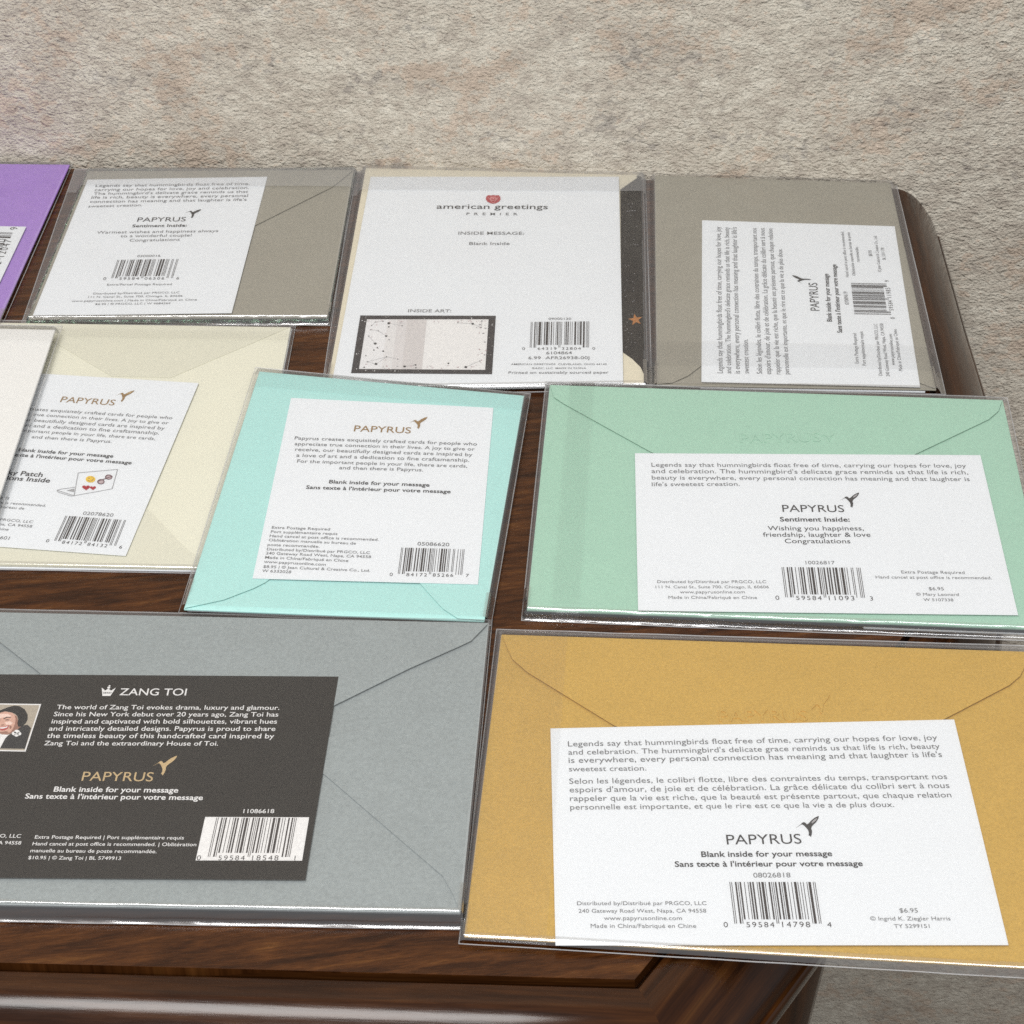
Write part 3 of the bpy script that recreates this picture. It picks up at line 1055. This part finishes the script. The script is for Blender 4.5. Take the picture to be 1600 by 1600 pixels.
c.lines([('PAPYRUS', 1223, 799.6, 1319.6, 800)], 1, 0, 'brand_lettering', 1.0)
c.bird((1312, 782), (1342.4, 769.6), (1331, 793), 1, 4)
c.barcode([(1221, 886), (1344.5, 887), (1351.6, 934), (1227, 933)], '059584110933', 2)
c.sleeve([(853, 596), (1574, 621), (1655, 1003), (815, 969)], crinkle=.75, seed=8, flap=(.055, .108, 0, 1), front_drop=2.6)
EMB = [(c, 'PAPYRUS', 1157, 692, 1283, 690, (1283, 682), (1303, 677), (1296, 690), 'mint')]
CARDS.append((c, INKS))

# --- grey card
c = Card('pearl grey envelope card with black label, portrait photo and gold bird emblem', 4.6, anchor=(330, 1200))
c.envelope([(-190, 952), (764, 973), (719.5, 1427), (-338, 1407)], 'grey', 1.0)
c.flap([(-180, 953), (763, 973.5), (736, 1001), (721.5, 1008), (639, 1044.5), (522, 1102), (330, 1200), (63, 1100), (63, 1052), (0, 1003)], 'grey', .85)
c.flap([(751.6, 1098), (719.6, 1426.5), (708, 1398), (692, 1369), (507, 1210), (440, 1170), (600, 1130)], 'grey', .42, 'side_fold')
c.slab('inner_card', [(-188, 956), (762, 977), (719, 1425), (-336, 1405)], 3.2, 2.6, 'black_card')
c.label([(-70, 1053), (529, 1057), (476.8, 1374.6), (-150, 1370)], 'black_label')
c.lines([
    ('The world of Zang Toi evokes drama, luxury and glamour.', 88, 1108, 436.4, 1109),
    ('Since his New York debut over 20 years ago, Zang Toi has', 83.4, 1119, 434.6, 1119.6),
    ('inspired and captivated with bold silhouettes, vibrant hues', 80, 1130.4, 432.6, 1130.6),
    ('and intricately detailed designs. Papyrus is proud to share', 76, 1141.6, 430, 1142),
    ('the timeless beauty of this handcrafted card inspired by', 72.6, 1153, 428, 1153.6),
    ('Zang Toi and the extraordinary House of Toi.', 68.4, 1164.4, 340.6, 1165),
    ('11086618', 380, 1270.4, 428, 1270.4),
    ('Distributed by/Distribué par PRGCO, LLC', -160, 1306, 32, 1309), ('240 Gateway Road West, Napa, CA 94558', -150, 1317, 32.4, 1319.6),
    ('Extra Postage Required | Port supplémentaire requis', 54, 1310.4, 287, 1311.6), ('Hand cancel at post office is recommended. | Oblitération', 50.4, 1320.8, 306.4, 1322.2),
    ('manuelle au bureau de poste recommandée.', 47, 1331.6, 244.4, 1333), ('$10.95 | © Zang Toi | BL 5749913', 43.6, 1342.4, 188.6, 1343.6)], 5, .006)
c.lines([('ZANG TOI', 186, 1086.2, 290.4, 1086.6)], 5, .004, 'designer_lettering', 1.0)
c.lines([('Blank inside for your message', 83.4, 1236.8, 278, 1238.4), ("Sans texte à l'intérieur pour votre message", 38.4, 1247.6, 316.6, 1250)], 5, BOLD)
c.lines([('PAPYRUS', 127, 1219.8, 238, 1220.8)], 6, 0, 'brand_lettering', 1.0)
c.bird((237, 1197.4), (277, 1181), (253.6, 1211.4), 6)
# crown emblem
kx = lambda x, y: (x / 5, 1050 + y / 5)
c.poly('crown_emblem', [kx(*q) for q in ((795, 122), (822, 145), (845, 130), (868, 145), (905, 123), (862, 187), (800, 187))], 5)
c.poly('crown_emblem', [kx(*q) for q in ((806, 157), (872, 157), (866, 168), (804, 168))], 9, .03)
for x in (814, 830, 846, 860):
    c.disc('crown_emblem', *kx(x, 163), 1.0, .8, 5, .05, 8)
c.disc('crown_emblem', *kx(850, 122), 2.4, 1.6, 5, .02, 10)
c.disc('crown_emblem', *kx(856, 108), 1.6, 1.1, 5, .02, 10)
# barcode on a white box
c.poly('barcode', [(320.6, 1276.4), (483, 1277), (472, 1344.8), (305.6, 1344.4)], 5)
c.H += .05
c.barcode([(338, 1277.5), (464, 1277.7), (453, 1339), (324.4, 1338.6)], '059584185481', 2)
c.H -= .05
# portrait photograph: a man in a dark suit, bow tie and white flower
c.poly('portrait_photo', [(-40, 1098.5), (64.4, 1100), (40, 1174.4), (-75, 1172)], 5)
c.poly('portrait_photo', [(-36, 1100.3), (61.8, 1101.8), (38.4, 1172.6), (-70, 1170.2)], 7, .02)
pz = lambda x, y: (x / 5, 1050 + y / 5)
c.poly('portrait_photo', [pz(*q) for q in ((-150, 430), (-60, 470), (60, 500), (120, 455), (165, 420), (215, 412), (243, 438), (195, 600), (-330, 592), (-300, 480))], 9, .04)
c.poly('portrait_photo', [pz(*q) for q in ((-60, 460), (20, 490), (95, 460), (40, 520), (0, 595), (-120, 590))], 5, .06)
P_ = lambda mat, dh, *pts: c.poly('portrait_photo', [pz(*q) for q in pts], mat, dh)
# neck, head, ear
P_(13, .07, (60, 440), (150, 400), (165, 425), (120, 462), (60, 490), (10, 486))
P_(10, .08, (-75, 380), (-50, 338), (-10, 318), (40, 308), (95, 318), (132, 345), (142, 385), (136, 420), (112, 450), (70, 476), (20, 486), (-35, 470), (-70, 430))
# light and shadow side of the face as printed
P_(13, .10, (112, 335), (132, 347), (142, 385), (136, 420), (112, 450), (84, 470), (104, 436), (118, 400), (122, 365))
P_(11, .10, (-45, 352), (0, 328), (60, 326), (92, 345), (70, 352), (20, 356), (-30, 372))
P_(11, .11, (34, 392), (78, 384), (100, 396), (88, 412), (52, 414))
P_(11, .11, (-60, 402), (-20, 396), (-6, 408), (-30, 420), (-58, 420))
P_(13, .11, (8, 412), (30, 408), (34, 416), (12, 420))
P_(13, .115, (-40, 440), (-18, 424), (-12, 432), (-30, 452))
P_(13, .115, (74, 416), (92, 424), (84, 446), (74, 440))
P_(13, .11, (-30, 468), (20, 484), (70, 474), (50, 462), (10, 468))
# hair: short, brushed back from the brow
P_(8, .12, (-60, 345), (-30, 312), (10, 296), (60, 276), (110, 262), (150, 266), (192, 290), (215, 330), (216, 368), (202, 398), (180, 418), (158, 426), (142, 428), (136, 400),
   (143, 370), (136, 346), (118, 326), (84, 314), (40, 306), (0, 318), (-34, 338))
P_(14, .13, (70, 288), (112, 274), (150, 278), (182, 300), (150, 296), (112, 288))
P_(14, .13, (150, 312), (186, 322), (200, 352), (180, 340))
# brows, eyes, nose, smile
P_(8, .13, (26, 362), (52, 350), (84, 352), (84, 357), (54, 356), (30, 368))
P_(8, .13, (-40, 372), (-18, 362), (2, 364), (0, 369), (-18, 368), (-38, 378))
P_(8, .13, (36, 376), (56, 370), (76, 374), (56, 377))
P_(8, .13, (-26, 384), (-10, 378), (6, 381), (-8, 385))
P_(12, .13, (-14, 430), (16, 428), (44, 424), (70, 414), (62, 440), (34, 456), (6, 456))
P_(5, .14, (-8, 433), (16, 432), (44, 428), (62, 420), (54, 434), (26, 442), (4, 442))
for x, y, r in ((112, 480, 4.2), (132, 468, 4.6), (148, 482, 3.8), (128, 490, 4)):
    c.disc('portrait_photo', *pz(x, y), r, r * .75, 5, .16, 10)
c.poly('portrait_photo', [pz(*q) for q in ((-60, 492), (-20, 500), (10, 488), (0, 520), (-30, 512), (-60, 522))], 5, .16)
c.sleeve([(-198, 947), (769, 968), (723, 1452), (-350, 1433)], seed=9, wrinkle=.13, front_drop=3.3, crinkle=.35)
CARDS.append((c, INKS + ['ink_white', 'ink_pale_gold', 'backdrop', 'hair', 'suit', 'skin', 'skin_lite', 'lips', 'skin_dark', 'dark_card']))

# --- gold card
c = Card('pearl gold envelope card with bilingual white label, overhanging the canted table corner', 2.4, anchor=(1160, 1250))
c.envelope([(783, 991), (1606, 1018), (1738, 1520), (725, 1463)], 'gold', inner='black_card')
c.flap([(784, 991.5), (1605, 1018.5), (1600, 1044), (1594, 1056), (1577.5, 1070), (1476, 1123), (1230, 1260), (959, 1133), (824, 1050), (801, 1030), (793, 1013)], 'gold', .8)
c.label([(860, 1138), (1491, 1124), (1576, 1476.5), (868, 1477)], 'white')
c.lines([
    ('Legends say that hummingbirds float free of time, carrying our hopes for love, joy', 887.5, 1166.2, 1465, 1156),
    ("and celebration. The hummingbird's delicate grace reminds us that life is rich, beauty", 888, 1179.2, 1469, 1169.5),
    ("is everywhere, every personal connection has meaning and that laughter is life's", 888.5, 1192, 1472.5, 1182.5),
    ('sweetest creation.', 889, 1205.2, 1010, 1203.8),
    ('Selon les légendes, le colibri flotte, libre des contraintes du temps, transportant nos', 889.5, 1224.6, 1480.5, 1217),
    ("espoirs d'amour, de joie et de célébration. La grâce délicate du colibri sert à nous", 890, 1238, 1484, 1231),
    ('rappeler que la vie est riche, que la beauté est présente partout, que chaque relation', 890.5, 1251.5, 1487, 1245.7),
    ('personnelle est importante, et que le rire est ce que la vie a de plus doux.', 891, 1265, 1397.5, 1260.7),
    ('08026818', 1177.5, 1371, 1235.5, 1370.7),
    ('Distributed by/Distribué par PRGCO, LLC', 901.7, 1414.2, 1104, 1414), ('240 Gateway Road West, Napa, CA 94558', 904, 1426, 1103.7, 1425.7),
    ('www.papyrusonline.com', 943.7, 1437.5, 1065.7, 1437.5), ('Made in China/Fabriqué en Chine', 923, 1449.7, 1088, 1449.7),
    ('$6.95', 1406, 1425.7, 1434.5, 1425.7), ('© Ingrid K. Ziegler Harris', 1360, 1438.2, 1485.5, 1438), ('TY 5299151', 1397.5, 1450, 1453, 1449.7)])
c.lines([('Blank inside for your message', 1096, 1338.8, 1300.7, 1337.5), ("Sans texte à l'intérieur pour votre message", 1054.5, 1354.2, 1348.5, 1353)], 1, BOLD)
c.lines([('PAPYRUS', 1136, 1319.5, 1253, 1318)], 1, -.002, 'brand_lettering', 1.0)
c.bird((1243, 1293.7), (1279.5, 1275), (1266.5, 1307.5), 1, 4)
c.barcode([(1139.5, 1378), (1274, 1378), (1284, 1443), (1147.5, 1443)], '059584147984', 2)
c.sleeve([(776, 983), (1613, 1009), (1750, 1537), (717, 1474)], seed=10, wrinkle=.09, flap=(.0, .135, 0, 1))
EMB.append((c, 'PAPYRUS', 1124, 1128, 1263, 1127, (1268, 1109), (1297, 1084), (1283, 1116), 'gold'))
CARDS.append((c, INKS))

# embossed maker's mark pressed into two of the envelope flaps
EMBOSS = []
for c, body, x0, y0, x1, y1, bk, wg, tl, mat in EMB:
    hs = c.H
    c.H = c.t + .81
    c.text('embossed_mark', body, x0, y0, x1, y1, 0, 0, 1.05, c.H)
    A = [c.P(*q, c.H) for q in (bk, wg, tl)]
    EMBOSS.append((c, A, mat))
    c.H = hs
flush_text()
for c, A, mat in EMBOSS:
    bm = c.bm.pop('embossed_mark')
    ax, bx = Vector((146, -75)), Vector((94, 55))
    det = ax.x * bx.y - ax.y * bx.x
    vs = []
    for q in BIRD:
        d = Vector((q[0] - 172, q[1] - 735))
        u, v = (d.x * bx.y - d.y * bx.x) / det, (ax.x * d.y - ax.y * d.x) / det
        vs.append(A[0] + (A[1] - A[0]) * u + (A[2] - A[0]) * v)
    flat(bm, vs)
    bmesh.ops.remove_doubles(bm, verts=bm.verts, dist=1e-6)
    r = bmesh.ops.extrude_face_region(bm, geom=bm.faces[:])
    bmesh.ops.translate(bm, verts=[g for g in r['geom'] if isinstance(g, bmesh.types.BMVert)], vec=c.n * (.00014 if mat == 'mint' else .00034))
    bmesh.ops.recalc_face_normals(bm, faces=bm.faces)
    link('embossed_mark', bm, mat, c.eo, c.o)
for c, mats in CARDS:
    if c.bm:
        c.close(mats)
